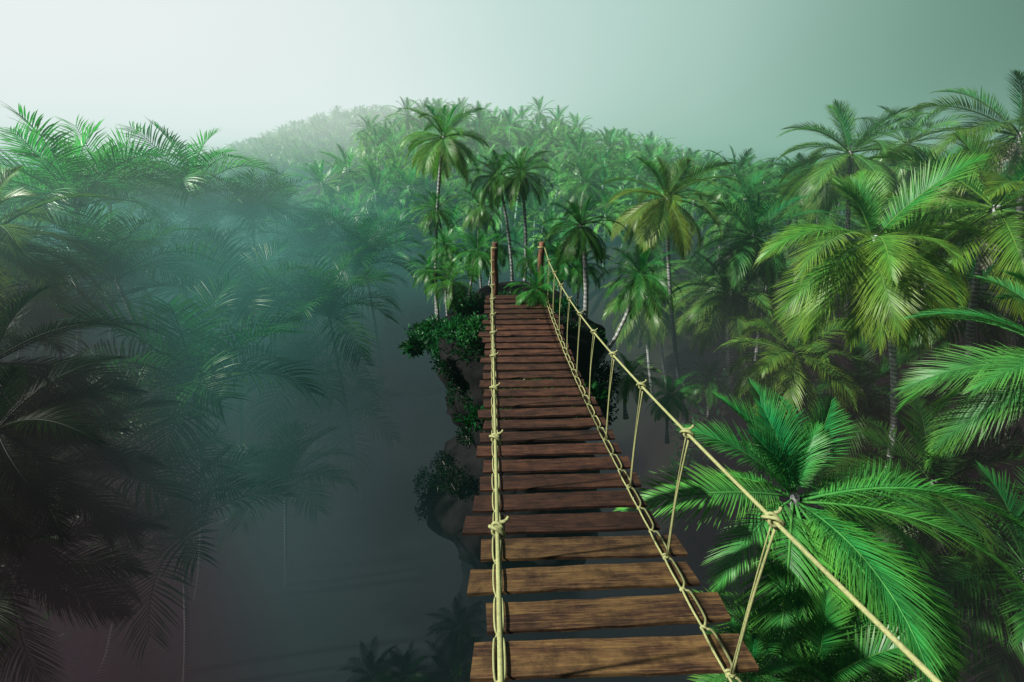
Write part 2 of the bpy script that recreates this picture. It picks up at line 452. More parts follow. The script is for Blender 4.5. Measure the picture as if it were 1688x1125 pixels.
# ------------------------------------------------------------------ palms
def frond(mb, Lf, e0, bend, npair, ll, lw, droop, vee, lod, rg, az=0.0, origin=(0, 0, 0), sway=0.0, age=0.5, dry=False, roll=0.0, wide=False):
    """one pinnate frond: rachis curve and leaflets"""
    ns = 14 if lod == 0 else (8 if lod == 1 else 5)
    pts, tans = [], []
    p = np.array([0., 0., 0.])
    ca, sa = math.cos(az), math.sin(az)
    for i in range(ns + 1):
        t = i / ns
        e = e0 - bend * (0.35 * t + 0.65 * t * t)
        y = sway * t
        T = np.array([math.cos(e) * math.cos(y), math.cos(e) * math.sin(y), math.sin(e)])
        pts.append(p.copy()); tans.append(T)
        p = p + T * (Lf / ns)
    def rotz(q): return np.array([q[0] * ca - q[1] * sa, q[0] * sa + q[1] * ca, q[2]])
    org = np.array(origin, float)
    P = [rotz(q) + org for q in pts]
    Tn = [rotz(q) for q in tans]
    r0 = 0.022 * Lf / 3
    c = (0.3, 0.5, age, 1)
    tube(mb, [Vector(q) for q in P], [r0 * (1 - 0.85 * i / ns) + 0.003 for i in range(ns + 1)], 5 if lod == 0 else 3, 1, False, c)
    side0 = rotz(np.array([0., 1., 0.]))
    verts, faces, cols = [], [], []
    for k in range(npair):
        t = 0.07 + 0.93 * (k + 0.5) / npair
        fi = min(t * ns, ns - 1e-6); i = int(fi); fr = fi - i
        q = P[i] * (1 - fr) + P[i + 1] * fr
        T = Tn[i] * (1 - fr) + Tn[i + 1] * fr; T = T / np.linalg.norm(T)
        S = side0 - T * np.dot(side0, T); S /= np.linalg.norm(S)
        Nn = np.cross(T, S)
        if Nn[2] < 0 and abs(e0) < 1.2: Nn = -Nn
        if roll:
            S, Nn = S * math.cos(roll) + Nn * math.sin(roll), Nn * math.cos(roll) - S * math.sin(roll)
        prof = (0.42 + 0.58 * sstep(0.08, 0.42, t)) * (1 - 0.72 * sstep(0.55, 1.02, t))
        ang = R(66 - 46 * t)
        if wide:
            prof = (0.5 + 0.5 * sstep(0.08, 0.4, t)) * (1 - 0.5 * sstep(0.6, 1.0, t)); ang = R(80 - 44 * t)
        for sgn in (-1, 1):
            l = ll * prof * rg.uniform(0.88, 1.08)
            a = ang + R(rg.uniform(-4, 4))
            v = vee + R(rg.uniform(-7, 7))
            d = math.cos(a) * T + math.sin(a) * (S * sgn * math.cos(v) + Nn * math.sin(v))
            wv = np.cross(d, Nn * math.cos(v) - S * sgn * math.sin(v)); wv /= np.linalg.norm(wv)
            up = np.cross(wv, d)
            wd = lw * (0.7 + 0.3 * prof)
            rv = rg.uniform()
            nseg = 4 if lod == 0 else (2 if lod == 1 else 1)
            b = len(verts)
            dr = droop * rg.uniform(0.7, 1.3)
            for j in range(nseg + 1):
                uu = j / nseg
                c_ = q + d * (l * uu * (1 - 0.12 * dr * uu)) + np.array([0, 0, -1.0]) * (dr * l * uu * uu)
                if j == nseg:
                    verts.append(c_); cols.append((uu, rv, age, 1))
                else:
                    ww = wd * (1 - uu ** 2.2) * (0.55 + 0.45 * min(1, uu * 5)) if j else wd * 0.45
                    if lod == 0:
                        verts += [c_ - wv * ww, c_ - up * ww * 0.35, c_ + wv * ww]
                        cols += [(uu, rv, age, 1)] * 3
                    else:
                        if lod == 2: ww = wd
                        verts += [c_ - wv * ww, c_ + wv * ww]
                        cols += [(uu, rv, age, 1)] * 2
            st = 3 if lod == 0 else 2
            for j in range(nseg - 1):
                o_, o2 = b + j * st, b + (j + 1) * st
                if st == 3:
                    faces += [(o_, o_ + 1, o2 + 1, o2), (o_ + 1, o_ + 2, o2 + 2, o2 + 1)]
                else:
                    faces.append((o_, o_ + 1, o2 + 1, o2))
            o_ = b + (nseg - 1) * st; tp = b + nseg * st
            if st == 3: faces += [(o_, o_ + 1, tp), (o_ + 1, o_ + 2, tp)]
            else: faces.append((o_, o_ + 1, tp))
    mb.add(verts, faces, 2 if dry else 0, cols)

def frond_params(a, rg, style):
    """a: age 0 (spear) .. 1 (hanging)"""
    if style == 'coco':
        e0 = R(82 - 132 * a + rg.uniform(-7, 7))
        bend = R(14 + 52 * math.sin(math.pi * min(1, a * 0.95)) ** 0.9 + 12 * a)
        Ls = 0.60 + 0.42 * sstep(0, 0.38, a) - 0.06 * sstep(0.75, 1, a)
    else:   # arching feather palm of the misty valley side
        e0 = R(84 - 62 * a + rg.uniform(-6, 6))
        bend = R(42 + 62 * a)
        Ls = 0.9 + 0.2 * sstep(0, 0.4, a)
    return e0, bend, Ls * rg.uniform(0.93, 1.07)

def crown_mesh(name, style, lod, seed, nf=None):
    rg = np.random.default_rng(seed)
    mb = MB()
    nf = nf or (36 if style == 'coco' else 20)
    npair = {0: 58, 1: 40, 2: 17}[lod]
    lw = {0: 0.017, 1: 0.024, 2: 0.06}[lod]
    for i in range(nf):
        a = (i + 0.5) / nf
        a = a ** (0.70 if style == 'coco' else 0.85)
        az = i * 2.39996 + rg.uniform(-0.25, 0.25)
        e0, bend, Ls = frond_params(a, rg, style)
        if style == 'coco':
            frond(mb, 3.0 * Ls, e0, bend, npair, 0.80, lw, 0.10 + 0.35 * a, R(24 - 12 * a), lod, rg, az,
                  (0.10 * math.cos(az), 0.10 * math.sin(az), -0.25 * a), rg.uniform(-0.25, 0.25), a, roll=rg.uniform(-.5, .5))
        else:
            frond(mb, 3.5 * Ls, e0, bend, 30, 1.65, 0.036, 0.22 + 0.15 * a, R(26), lod, rg, az,
                  (0.08 * math.cos(az), 0.08 * math.sin(az), -0.2 * a), rg.uniform(-0.2, 0.2), a * 0.6, roll=rg.uniform(-.3, .3), wide=True)
    # a few dry fronds hanging close to the trunk
    if style == 'coco' and lod < 2:
        for i in range(3):
            az = rg.uniform(0, 6.28)
            frond(mb, 1.5 * rg.uniform(.8, 1.2), R(-30), R(55), npair // 2, 0.4, lw, 0.5, 0.0, lod, rg, az, (0.06 * math.cos(az), 0.06 * math.sin(az), -0.3), 0, 1, dry=True)
    return mb.mesh(name, [M_LEAF, M_RACHIS, M_DEAD])

CROWN1 = [crown_mesh('crown', 'coco', 1, 100 + i) for i in range(5)]
CROWN2 = [crown_mesh('crown', 'coco', 2, 200 + i, 22) for i in range(5)]
ARCH1 = [crown_mesh('crown', 'arch', 1, 300 + i) for i in range(4)]

# single frond meshes for the nearest palms (each frond is a part)
FR = []
for i in range(10):
    rg = np.random.default_rng(400 + i)
    a = (i + 0.5) / 10
    e0, bend, Ls = frond_params(a, rg, 'coco')
    mb = MB()
    frond(mb, 3.0 * Ls, e0, bend, 84, 0.84, 0.0122, 0.08 + 0.32 * a, R(24 - 12 * a), 0, rg, 0, (0.1, 0, -0.25 * a), rg.uniform(-0.2, 0.2), a)
    FR.append(mb.mesh('frond', [M_LEAF, M_RACHIS]))
FA = []
for i in range(8):
    rg = np.random.default_rng(500 + i)
    a = (i + 0.5) / 8
    e0, bend, Ls = frond_params(a, rg, 'arch')
    mb = MB()
    frond(mb, 3.5 * Ls, e0, bend, 34, 1.65, 0.032, 0.22 + 0.15 * a, R(26), 0, rg, 0, (0.1, 0, -0.2 * a), rg.uniform(-0.2, 0.2), a * .6, wide=True)
    FA.append(mb.mesh('frond', [M_LEAF, M_RACHIS]))
DRY = []
for i in range(2):
    rg = np.random.default_rng(600 + i); mb = MB()
    frond(mb, 1.5, R(-35), R(50), 30, 0.4, 0.016, 0.5, 0.0, 0, rg, 0, (0.06, 0, -0.3), 0, 1, dry=True)
    DRY.append(mb.mesh('dry_frond', [M_LEAF, M_RACHIS, M_DEAD]))

def trunk_obj(top, r, rg, parent, bow=None, n=12):
    """trunk from the parent's origin to top (local), tapered and slightly bowed"""
    top = Vector(top)
    h = top.length
    bow = bow if bow is not None else Vector((rg.uniform(-1, 1), rg.uniform(-1, 1), 0)) * 0.05 * h
    pts, rads = [], []
    ns = max(6, int(h * 2.2)) if n > 8 else 6
    for i in range(ns + 1):
        t = i / ns
        pts.append(top * t + Vector(bow) * 4 * t * (1 - t))
        rads.append(r * (1.35 - 0.5 * min(1, t * 6) - 0.25 * t) * (1 + (0.03 * math.sin(i * 2.3))))
    pts[-1] = top + Vector((0, 0, -0.06)); rads[-1] *= 0.9
    mb = MB(); tube(mb, pts, rads, n, 0)
    return mb.obj('trunk', [M_TRUNK], parent)

palm_count = [0]
A_FRONDS = [(90, .02, .8), (150, .12, .9), (72, .1, .85), (112, .16, .9), (48, .13, .55), (82, .22, .8), (165, .2, .8), (130, .05, .75),
            (183, .40, .98), (203, .66, .75), (2, .5, 1.1), (-14, .45, 1.1), (14, .62, 1), (-30, .5, 1.05), (30, .7, .9), (-5, .6, 1.05), (-22, .68, 1.1),
            (-60, .62, 1.05), (-80, .66, 1.05), (-100, .72, 1), (-122, .62, 1), (-112, .85, 1), (-72, .85, 1), (-45, .66, 1.1), (-52, .8, 1.05), (-92, .52, .95), (-38, .9, 1), (-125, .92, .9), (-88, .95, 1),
            (90, .5, .9), (60, .55, .9), (110, .62, .8), (70, .8, .9)]

B_FRONDS = [(0, .12, 1.25), (90, .03, .9), (140, .1, .95), (60, .14, 1), (30, .2, 1), (170, .18, .9), (110, .16, .9),
            (190, .42, 1.2), (178, .5, 1.15), (205, .58, 1.3), (212, .68, 1.35), (228, .66, 1.25), (240, .78, 1.2), (250, .7, 1.15), (262, .82, 1.15), (275, .72, 1.05), (290, .5, .8), (300, .62, .9),
            (5, .42, 1.1), (-15, .48, 1.1), (-35, .6, 1.0), (20, .4, 1.0), (-20, .72, 1.0), (40, .5, 1), (218, .9, 1.2), (245, .92, 1.1), (270, .95, 1), (200, .82, 1.2), (235, .55, 1.1),
            (95, .75, .9), (310, .85, 1)]

def palm(crown, base, size, style='coco', near=False, label='', group=None, tint=(1, 1, 1), r=None, rz=None, nfr=None, bow=None, lod=1, tilt=(0, 0), fronds=None, bark=1.0):
    rg = np.random.default_rng(1000 + palm_count[0]); palm_count[0] += 1
    crown, base = Vector(crown), Vector(base)
    root = empty('palm_tree', base)
    tag(root, label, 'palm tree', group)
    loc = crown - base
    r = r or 0.13 * max(0.6, size)
    tk = trunk_obj(loc, r, rg, root, bow, 12 if near else 8)
    tk.color = (bark, bark, bark, 1)  # raised bark values paint brightness onto trunks shaded by their crowns
    rz = rg.uniform(0, 6.28) if rz is None else rz
    col = (*tint, 1)
    if near:
        F_ = FR if style == 'coco' else FA
        nfr = nfr or (34 if style == 'coco' else 24)
        if fronds is None:
            fronds = []
            for i in range(nfr):
                a = ((i + 0.5) / nfr) ** (0.72 if style == 'coco' else 0.85)
                fronds.append((math.degrees(rz + i * 2.39996 + rg.uniform(-0.2, 0.2)), a, rg.uniform(.9, 1.1)))
        for az, a, fs in fronds:
            me = F_[min(len(F_) - 1, int(a * len(F_)))]
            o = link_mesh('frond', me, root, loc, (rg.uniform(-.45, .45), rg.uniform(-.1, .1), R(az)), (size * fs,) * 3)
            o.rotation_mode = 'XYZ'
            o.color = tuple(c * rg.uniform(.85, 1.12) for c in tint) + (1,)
        if style == 'coco':
            for i in range(4):
                o = link_mesh('dry_frond', DRY[i % 2], root, loc, (0, 0, rg.uniform(0, 6.28)), (size,) * 3)
    else:
        src = {'coco': CROWN1 if lod == 1 else CROWN2, 'arch': ARCH1}[style]
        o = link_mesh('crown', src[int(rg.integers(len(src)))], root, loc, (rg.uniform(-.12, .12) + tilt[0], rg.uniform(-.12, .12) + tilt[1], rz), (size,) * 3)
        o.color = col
    return root

placed = []          # (x, y) of palms for spacing the filler ones
def P(px, py, Z, size, base=None, gz=None, **kw):
    """palm whose crown centre is at the pixel, base either vertical column px or an explicit pixel (px, py)"""
    c = at(px, py, Z)
    D = fwd(c)
    if base is None: base = (px, None)
    if base[1] is not None:
        b = (base[1] - 562.5) / F
        dD = base[2] if len(base) > 2 else 0
        zr = -(b * CT + ST) / (CT - b * ST) * (D + dD)
        bp = col_at(base[0], D + dD, zr + CZ)
    else:
        zg = gz if gz is not None else -12
        for _ in range(4):
            bp = col_at(base[0], D, zg + CZ)
            if gz is None: zg = ground_z(bp.x, bp.y)
        bp.z = CZ + zg - 0.2
    placed.append((c.x, c.y))
    return palm(c, bp, size, **kw)

G_R = (0.85, 1.0, 0.9)
# ---- right side, nearest first
P(1312, 812, 6.8, 0.9, (1262, None), near=True, label='nearest palm beside the bridge, its emerald fronds spreading under the right hand rope', tint=(0.65, 1.25, 0.95), fronds=A_FRONDS)
P(1442, 385, 11.5, 0.88, (1452, 830), near=True, label='large palm with yellow green hanging fronds and a ringed trunk, right of the hand rope', tint=(1.05, 1.1, 0.66), fronds=B_FRONDS, bark=2.4)
P(1795, 600, 8.4, 1.0, (1800, None), near=True, label='palm cut off by the right edge of the photo, fronds reaching in at mid height', tint=(0.6, 1.1, 0.9), nfr=34)
P(1403, 246, 19.0, 1.0, (1400, None), near=True, label='tall palm standing highest against the sky on the right', tint=(0.75, 0.95, 0.85), nfr=32)
P(1683, 215, 14.0, 1.0, (1690, None), near=True, label='dark topped palm against the sky at the upper right edge', tint=(0.75, 0.8, 0.7), nfr=30)
P(1645, 335, 11.5, 1.0, (1650, None), near=True, label='palm with olive fronds below the dark topped palm at the right edge', tint=(0.85, 0.9, 0.5), nfr=24)
P(1100, 322, 18.0, 0.86, (1132, 705), near=True, label='tall palm with broad round crown and dark leaning trunk just right of the bridge posts', tint=(1.05, 0.95, 0.7), nfr=36, bow=(-0.25, 0, 0))
P(1497, 232, 24, 1.0, None, label='palm half hidden behind the tallest palm on the right', tint=(0.7, 0.9, 0.8))
P(1243, 384, 19, 0.95, None, label='dark green palm between the round crowned palm and the large yellow green palm', tint=(0.5, 0.8, 0.75))
P(1228, 325, 27, 0.95, None, label='emerald palm rising behind the dark green palm right of centre', tint=(0.55, 1.0, 0.85))
P(1205, 478, 20, 1.0, (1210, 655), label='palm with thick drooping skirt and pale trunk left of the large yellow green palm', bark=2.6, tint=(1.15, 1.05, 0.8))
P(1067, 487, 25, 1.0, (1078, 665), label='pale green palm behind the round crowned palm, leftmost of the white trunks', bark=2.6, tint=(1.1, 1.05, 0.8))
P(1088, 500, 26, 0.9, (1102, 650), label='second palm from the left among the white trunks below the round crown', bark=2.6, tint=(1.0, 1.0, 0.8))
P(1310, 577, 14.5, 0.8, (1300, 760), label='small palm with a low spreading crown just above the nearest palm', tint=(0.85, 0.9, 0.6))
P(1158, 455, 28, 1.0, (1160, 640), label='palm in the middle of the dark group right of the round crowned palm', bark=2.6, tint=(0.7, 0.9, 0.8))
P(1265, 470, 23, 1.0, (1240, 680), label='palm with white leaning trunk in shade left of the large palm', bark=2.6, tint=(0.8, 0.95, 0.8))
P(1350, 350, 26, 1.1, None, label='palm directly under the tallest palm on the right', tint=(0.8, 0.95, 0.7))
P(1560, 300, 21, 1.0, None, label='palm between the large yellow green palm and the right edge palms', tint=(0.9, 0.95, 0.7))
P(1600, 470, 15, 1.0, None, label='shaded palm behind the lower right of the large yellow green palm', tint=(0.3, 0.55, 0.48))  # shade on this and the next low palms is put into the tint
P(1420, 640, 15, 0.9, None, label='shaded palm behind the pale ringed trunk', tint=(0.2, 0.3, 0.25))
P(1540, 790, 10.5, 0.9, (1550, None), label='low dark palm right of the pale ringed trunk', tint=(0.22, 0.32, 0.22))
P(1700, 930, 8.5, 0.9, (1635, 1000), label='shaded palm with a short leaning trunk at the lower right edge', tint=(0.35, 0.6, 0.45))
P(1039, 617, 15, 0.34, (1032, 690), label='small bright palm beside the lower end of the leaning trunk', tint=(0.8, 1.0, 0.7))
P(1106, 650, 17, 0.36, (1100, 730), label='small palm with upright leaves below the white trunks', tint=(0.6, 1.2, 0.8))
P(1168, 622, 20, 0.42, (1168, 690), label='small spreading palm in front of the white trunks', tint=(0.6, 1.1, 0.85))
P(1235, 1110, 4.9, 0.22, (1220, 1500), label='small dark palm under the bridge at the foot of the last hanger rope', tint=(0.4, 0.7, 0.45))
P(1350, 1120, 5.6, 0.6, (1350, 1600), label='palm tip at the bottom edge below the nearest palm', tint=(0.5, 0.8, 0.5))
# ---- the clump on the rock at the far end of the bridge
P(731, 222, 15.5, 0.56, (722, 545), lod=1, near=True, nfr=30, label='tallest slender palm on the rock, left of the bridge posts', tint=(0.95, 1.15, 0.9), r=0.085, bow=(-0.16, 0, 0.0))
P(820, 287, 15.5, 0.42, (845, 500), label='palm above the left bridge post with trunk crossing behind the deck end', tint=(0.50, 0.74, 0.58), r=0.075)
P(858, 282, 15.0, 0.42, (862, 500), label='dense dark palm between the two bridge posts', tint=(0.34, 0.58, 0.47), r=0.08)
P(790, 338, 19, 0.40, (797, 500), label='palm with pale skirt left of the bridge posts', tint=(0.62, 0.78, 0.58), r=0.07)
P(720, 343, 16.5, 0.34, (742, 520), label='short crowned palm just behind the tallest slender palm', tint=(0.50, 0.78, 0.58), r=0.06)
P(957, 368, 12.5, 0.42, (955, 600), near=True, nfr=30, label='dark palm standing right of the right bridge post', tint=(0.26, 0.43, 0.33), r=0.10)
P(1057, 450, 12.5, 0.42, (968, 618, -1.0), label='palm with thin trunk leaning far over to the right behind the hand rope', tint=(0.46, 0.74, 0.55), r=0.07, bow=(0.1, 0, -0.35))
P(708, 440, 13.5, 0.26, (722, 560), label='small palm at the left edge of the rock', tint=(0.43, 0.82, 0.58), r=0.05)
P(744, 462, 12.8, 0.30, (775, 605), label='small palm with forked thin trunk left of the deck end', tint=(0.46, 0.82, 0.58), r=0.05)
P(786, 412, 14, 0.32, (768, 560), label='palm touching the left side of the left bridge post', tint=(0.31, 0.78, 0.55), r=0.055)
P(735, 402, 15.5, 0.30, (740, 545), label='palm low between the tallest slender palm and the left post', tint=(0.37, 0.78, 0.55), r=0.055)
P(820, 400, 17, 0.32, (800, 520), label='small palm behind the left bridge post', tint=(0.31, 0.66, 0.47), r=0.05)
P(873, 424, 14.5, 0.22, (870, 500), label='small palm seen between the two bridge posts', tint=(0.31, 0.74, 0.51), r=0.045)
P(884, 474, 10.8, 0.26, (886, 520), label='little palm spilling its fronds over the far end of the deck', tint=(0.25, 0.74, 0.47), r=0.045)
P(925, 425, 13.5, 0.30, (915, 560), label='leafy palm just right of the right bridge post', tint=(0.31, 0.78, 0.51), r=0.05)
P(960, 432, 13.5, 0.32, (945, 570), label='palm under the crown of the dark palm right of the posts', tint=(0.34, 0.74, 0.47), r=0.05)
P(905, 400, 17, 0.30, (905, 540), label='small palm behind the right bridge post', tint=(0.31, 0.74, 0.55), r=0.05)
P(965, 300, 40, 1.0, None, label='hazy palm on the slope behind the dark palm', tint=(0.56, 0.86, 0.70))
# ---- the misty left side
LA = 'arch'
P(125, 335, 20, 1.08, None, style=LA, near=True, nfr=22, label='big arching palm highest on the left', tint=(0.7, 1.6, 1.3))  # raised tint paints the backlit green of the upper left palms
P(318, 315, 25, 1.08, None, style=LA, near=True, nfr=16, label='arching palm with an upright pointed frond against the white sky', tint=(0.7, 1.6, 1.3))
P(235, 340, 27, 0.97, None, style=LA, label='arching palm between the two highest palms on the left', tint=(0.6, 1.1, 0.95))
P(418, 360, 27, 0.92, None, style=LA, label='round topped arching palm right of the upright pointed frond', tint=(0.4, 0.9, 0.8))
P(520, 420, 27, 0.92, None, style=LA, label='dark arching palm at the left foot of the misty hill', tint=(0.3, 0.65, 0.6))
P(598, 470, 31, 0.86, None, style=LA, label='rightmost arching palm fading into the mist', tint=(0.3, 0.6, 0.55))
P(235, 470, 22, 1.03, None, style=LA, near=True, nfr=15, label='arching palm with sunlit bright green fronds inside the mist', tint=(0.7, 1.5, 0.8))  # sunlit look comes from the raised leaf tint
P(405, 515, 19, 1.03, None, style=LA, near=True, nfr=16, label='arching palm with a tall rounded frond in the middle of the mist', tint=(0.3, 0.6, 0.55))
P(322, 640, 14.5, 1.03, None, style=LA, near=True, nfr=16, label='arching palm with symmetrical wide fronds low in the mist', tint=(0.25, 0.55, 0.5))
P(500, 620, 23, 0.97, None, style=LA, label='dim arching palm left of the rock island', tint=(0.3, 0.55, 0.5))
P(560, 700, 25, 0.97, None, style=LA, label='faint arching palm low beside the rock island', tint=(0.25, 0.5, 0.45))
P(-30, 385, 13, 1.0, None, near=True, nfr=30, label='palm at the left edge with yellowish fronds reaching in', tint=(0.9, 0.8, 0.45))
P(-22, 590, 9.5, 0.9, (0, None), near=True, nfr=30, label='black green palm filling the left edge at mid height', tint=(0.10, 0.09, 0.085))  # dark tints paint deep shade onto this and the next left edge palms
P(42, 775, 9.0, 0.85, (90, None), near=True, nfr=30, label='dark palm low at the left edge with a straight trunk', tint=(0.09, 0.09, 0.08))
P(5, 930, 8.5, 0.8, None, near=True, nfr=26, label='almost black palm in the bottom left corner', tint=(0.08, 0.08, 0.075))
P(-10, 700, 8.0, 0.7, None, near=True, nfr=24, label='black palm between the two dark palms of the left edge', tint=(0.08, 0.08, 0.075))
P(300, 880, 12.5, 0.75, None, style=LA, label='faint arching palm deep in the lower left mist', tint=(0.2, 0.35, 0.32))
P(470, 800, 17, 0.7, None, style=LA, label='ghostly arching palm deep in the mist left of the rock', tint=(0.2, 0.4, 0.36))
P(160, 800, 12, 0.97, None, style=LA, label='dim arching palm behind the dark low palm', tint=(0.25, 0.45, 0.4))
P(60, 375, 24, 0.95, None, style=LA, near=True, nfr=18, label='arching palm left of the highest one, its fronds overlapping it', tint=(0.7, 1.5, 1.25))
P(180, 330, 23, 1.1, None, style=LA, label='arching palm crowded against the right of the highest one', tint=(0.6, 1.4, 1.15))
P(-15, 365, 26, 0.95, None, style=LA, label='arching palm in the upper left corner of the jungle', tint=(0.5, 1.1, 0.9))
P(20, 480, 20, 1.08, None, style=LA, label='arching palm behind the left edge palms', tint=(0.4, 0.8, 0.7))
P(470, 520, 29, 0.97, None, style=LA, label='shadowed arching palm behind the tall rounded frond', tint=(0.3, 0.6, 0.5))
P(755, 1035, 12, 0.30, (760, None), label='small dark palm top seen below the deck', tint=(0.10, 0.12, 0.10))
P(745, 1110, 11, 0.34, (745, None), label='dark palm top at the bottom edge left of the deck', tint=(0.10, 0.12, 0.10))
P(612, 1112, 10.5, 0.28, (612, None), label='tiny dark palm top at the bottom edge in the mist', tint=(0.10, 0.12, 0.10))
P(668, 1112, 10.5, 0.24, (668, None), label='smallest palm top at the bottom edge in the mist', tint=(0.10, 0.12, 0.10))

# ---- filler palms of the jungle on both banks and the hills
def far_ok(x, y, dmin):
    for (a, b) in placed:
        if (a - x) ** 2 + (b - y) ** 2 < dmin * dmin: return False
    return True

FAR_CROWNS = []
def joined_far(seed):
    """small palm as one mesh with two materials: trunk below the crown, origin at its foot"""
    rg = np.random.default_rng(seed); mb = MB()
    h = 5.6
    for i in range(22):
        a = ((i + 0.5) / 22) ** 0.85
        az = i * 2.39996 + rg.uniform(-0.25, 0.25)
        e0, bend, Ls = frond_params(a, rg, 'coco')
        frond(mb, 3.0 * Ls, e0, bend, 15, 0.80, 0.062, 0.10 + 0.35 * a, R(24 - 12 * a), 2, rg, az, (0.1 * math.cos(az), 0.1 * math.sin(az), h - 0.25 * a), rg.uniform(-0.25, 0.25), a, roll=rg.uniform(-.5, .5))
    tube(mb, [(0, 0, 0), (0.15, 0, h * 0.5), (0, 0, h)], [0.17, 0.13, 0.11], 5, 3)
    return mb
fars = [joined_far(900 + i) for i in range(4)]
FAR = [m.mesh('distant_palm', [M_LEAF, M_RACHIS, M_DEAD, M_TRUNK]) for m in fars]

far_n = [0]
def far_palm(x, y, size, tint, label, group):
    o = link_mesh('palm_tree', FAR[far_n[0] % 4], None, (x, y, CZ + ground_z(x, y) - 0.3), (rng.uniform(-.1, .1), rng.uniform(-.1, .1), rng.uniform(0, 6.28)), (size,) * 3)
    o.color = (*tint, 1)
    tag(o, label, 'palm tree', group); far_n[0] += 1
    placed.append((x, y))

# right bank filler: full palms with trunk and crown
n = 0
for _ in range(6000):
    if n >= 62: break
    D = rng.uniform(17, 62); px = rng.uniform(1010, 1800)
    p = col_at(px, D, CZ - 3)
    x, y = p.x, p.y
    g = ground_z(x, y)
    if g < -13.5: continue
    if not far_ok(x, y, 3.0): continue
    h = rng.uniform(6.5, 9.5)
    cpx, cpy = project((x, y, CZ + g + h))
    if cpy < 285 or (cpx < 1180 and cpy < 400): continue
    if D < 24 and cpy < 430: continue
    if cpx < 1480 and cpy > 500 and D < 30: continue
    if cpx < 1340 and cpy > 425: continue
    k = rng.uniform(.75, 1.1) * (1.15 if cpy < 400 else 0.6)  # lower crowns get a darker tint, painting in the jungle shade
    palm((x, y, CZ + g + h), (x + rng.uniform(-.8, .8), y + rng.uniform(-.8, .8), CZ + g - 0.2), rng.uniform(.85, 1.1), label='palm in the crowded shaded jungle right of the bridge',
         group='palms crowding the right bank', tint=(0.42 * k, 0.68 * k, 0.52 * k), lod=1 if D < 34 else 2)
    placed.append((x, y)); n += 1
# left bank filler
n = 0
for _ in range(3000):
    if n >= 60: break
    D = rng.uniform(16, 60); px = rng.uniform(-80, 640)
    p = col_at(px, D, CZ - 5); x, y = p.x, p.y
    g = ground_z(x, y)
    if x > -7 or (y < 34 and g > -11) or not far_ok(x, y, 2.9): continue
    h = rng.uniform(6.5, 9.5) if g > -14 else rng.uniform(9, 13.5)
    cpx, cpy = project((x, y, CZ + g + h))
    if cpy < 350 + max(0, cpx - 450) * 0.45 or cpx > 660: continue
    palm((x, y, CZ + g + h), (x + rng.uniform(-.6, .6), y + rng.uniform(-.6, .6), CZ + g - 0.2), rng.uniform(.8, 1.0), style=LA, label='arching palm lost in the thick mist on the left bank',
         group='palms lost in the mist', tint=(0.22, 0.5, 0.45))
    placed.append((x, y)); n += 1
# the hill behind the bridge
n = 0
for _ in range(30000):
    if n >= 215: break
    y = rng.uniform(38, 92); x = rng.uniform(-42, 62)
    if y > 60 and abs(x - 4) > 90: continue
    g = ground_z(x, y)
    if not far_ok(x, y, 3.0): continue
    cpx, cpy = project((x, y, CZ + g + 7))
    if cpx < 430 or cpx > 1420 or cpy > 470: continue
    if cpx < 600 and cpy < 250 + (600 - cpx) * 0.45: continue
    s = rng.uniform(.75, 1.3); k = rng.uniform(.8, 1.2)
    far_palm(x, y, s, (1.0 * k, 1.5 * k, 1.3 * k), 'palm in the dense misty forest on the hill behind the bridge', 'palms covering the hill behind the bridge')
    n += 1
# far-off woods as one mass
def forest_mass():
    base = []
    for m in fars[:3]:
        base.append((np.array(m.v), m.f, m.m, np.array(m.c)))
    V, Fc, Mi, C = [], [], [], []
    off = 0; cnt = 0; pts = []
    for _ in range(60000):
        if cnt >= 1700: break
        q = rng.uniform()
        if q < 0.55:
            y = rng.uniform(120, 205); x = rng.uniform(-130, 40)
        else:
            y = rng.uniform(45, 150); x = rng.uniform(-70, 150)
        if not far_ok(x, y, 2.8): continue
        if any((a - x) ** 2 + (b - y) ** 2 < 8 for a, b in pts): continue
        g = ground_z(x, y)
        cpx, cpy = project((x, y, CZ + g + 7))
        if not (330 < cpx < 1750): continue
        if cpx < 600 and y < 118 and cpy < 250 + (600 - cpx) * 0.45: continue
        pts.append((x, y))
        v, f, mi, c = base[cnt % 3]
        s = rng.uniform(.75, 1.1); a = rng.uniform(0, 6.28)
        rot = np.array([[math.cos(a), -math.sin(a), 0], [math.sin(a), math.cos(a), 0], [0, 0, 1]]) * s
        V.append(v @ rot.T + np.array([x, y, CZ + g - 0.3]))
        Fc += [tuple(i + off for i in t) for t in f]; Mi += mi; C.append(c)
        off += len(v); cnt += 1
    me = bpy.data.meshes.new('forest')
    me.from_pydata(np.concatenate(V).tolist(), [], Fc)
    for m in (M_LEAF, M_RACHIS, M_DEAD, M_TRUNK): me.materials.append(m)
    me.polygons.foreach_set('material_index', Mi)
    a = me.color_attributes.new('var', 'FLOAT_COLOR', 'POINT')
    a.data.foreach_set('color', np.concatenate(C).astype(np.float32).ravel())
    o = link_mesh('forest', me); o.color = (1.0, 1.45, 1.25, 1)
    tag(o, 'far palm woods fading into pale mist on the hills', 'forest', kind='stuff')
forest_mass()

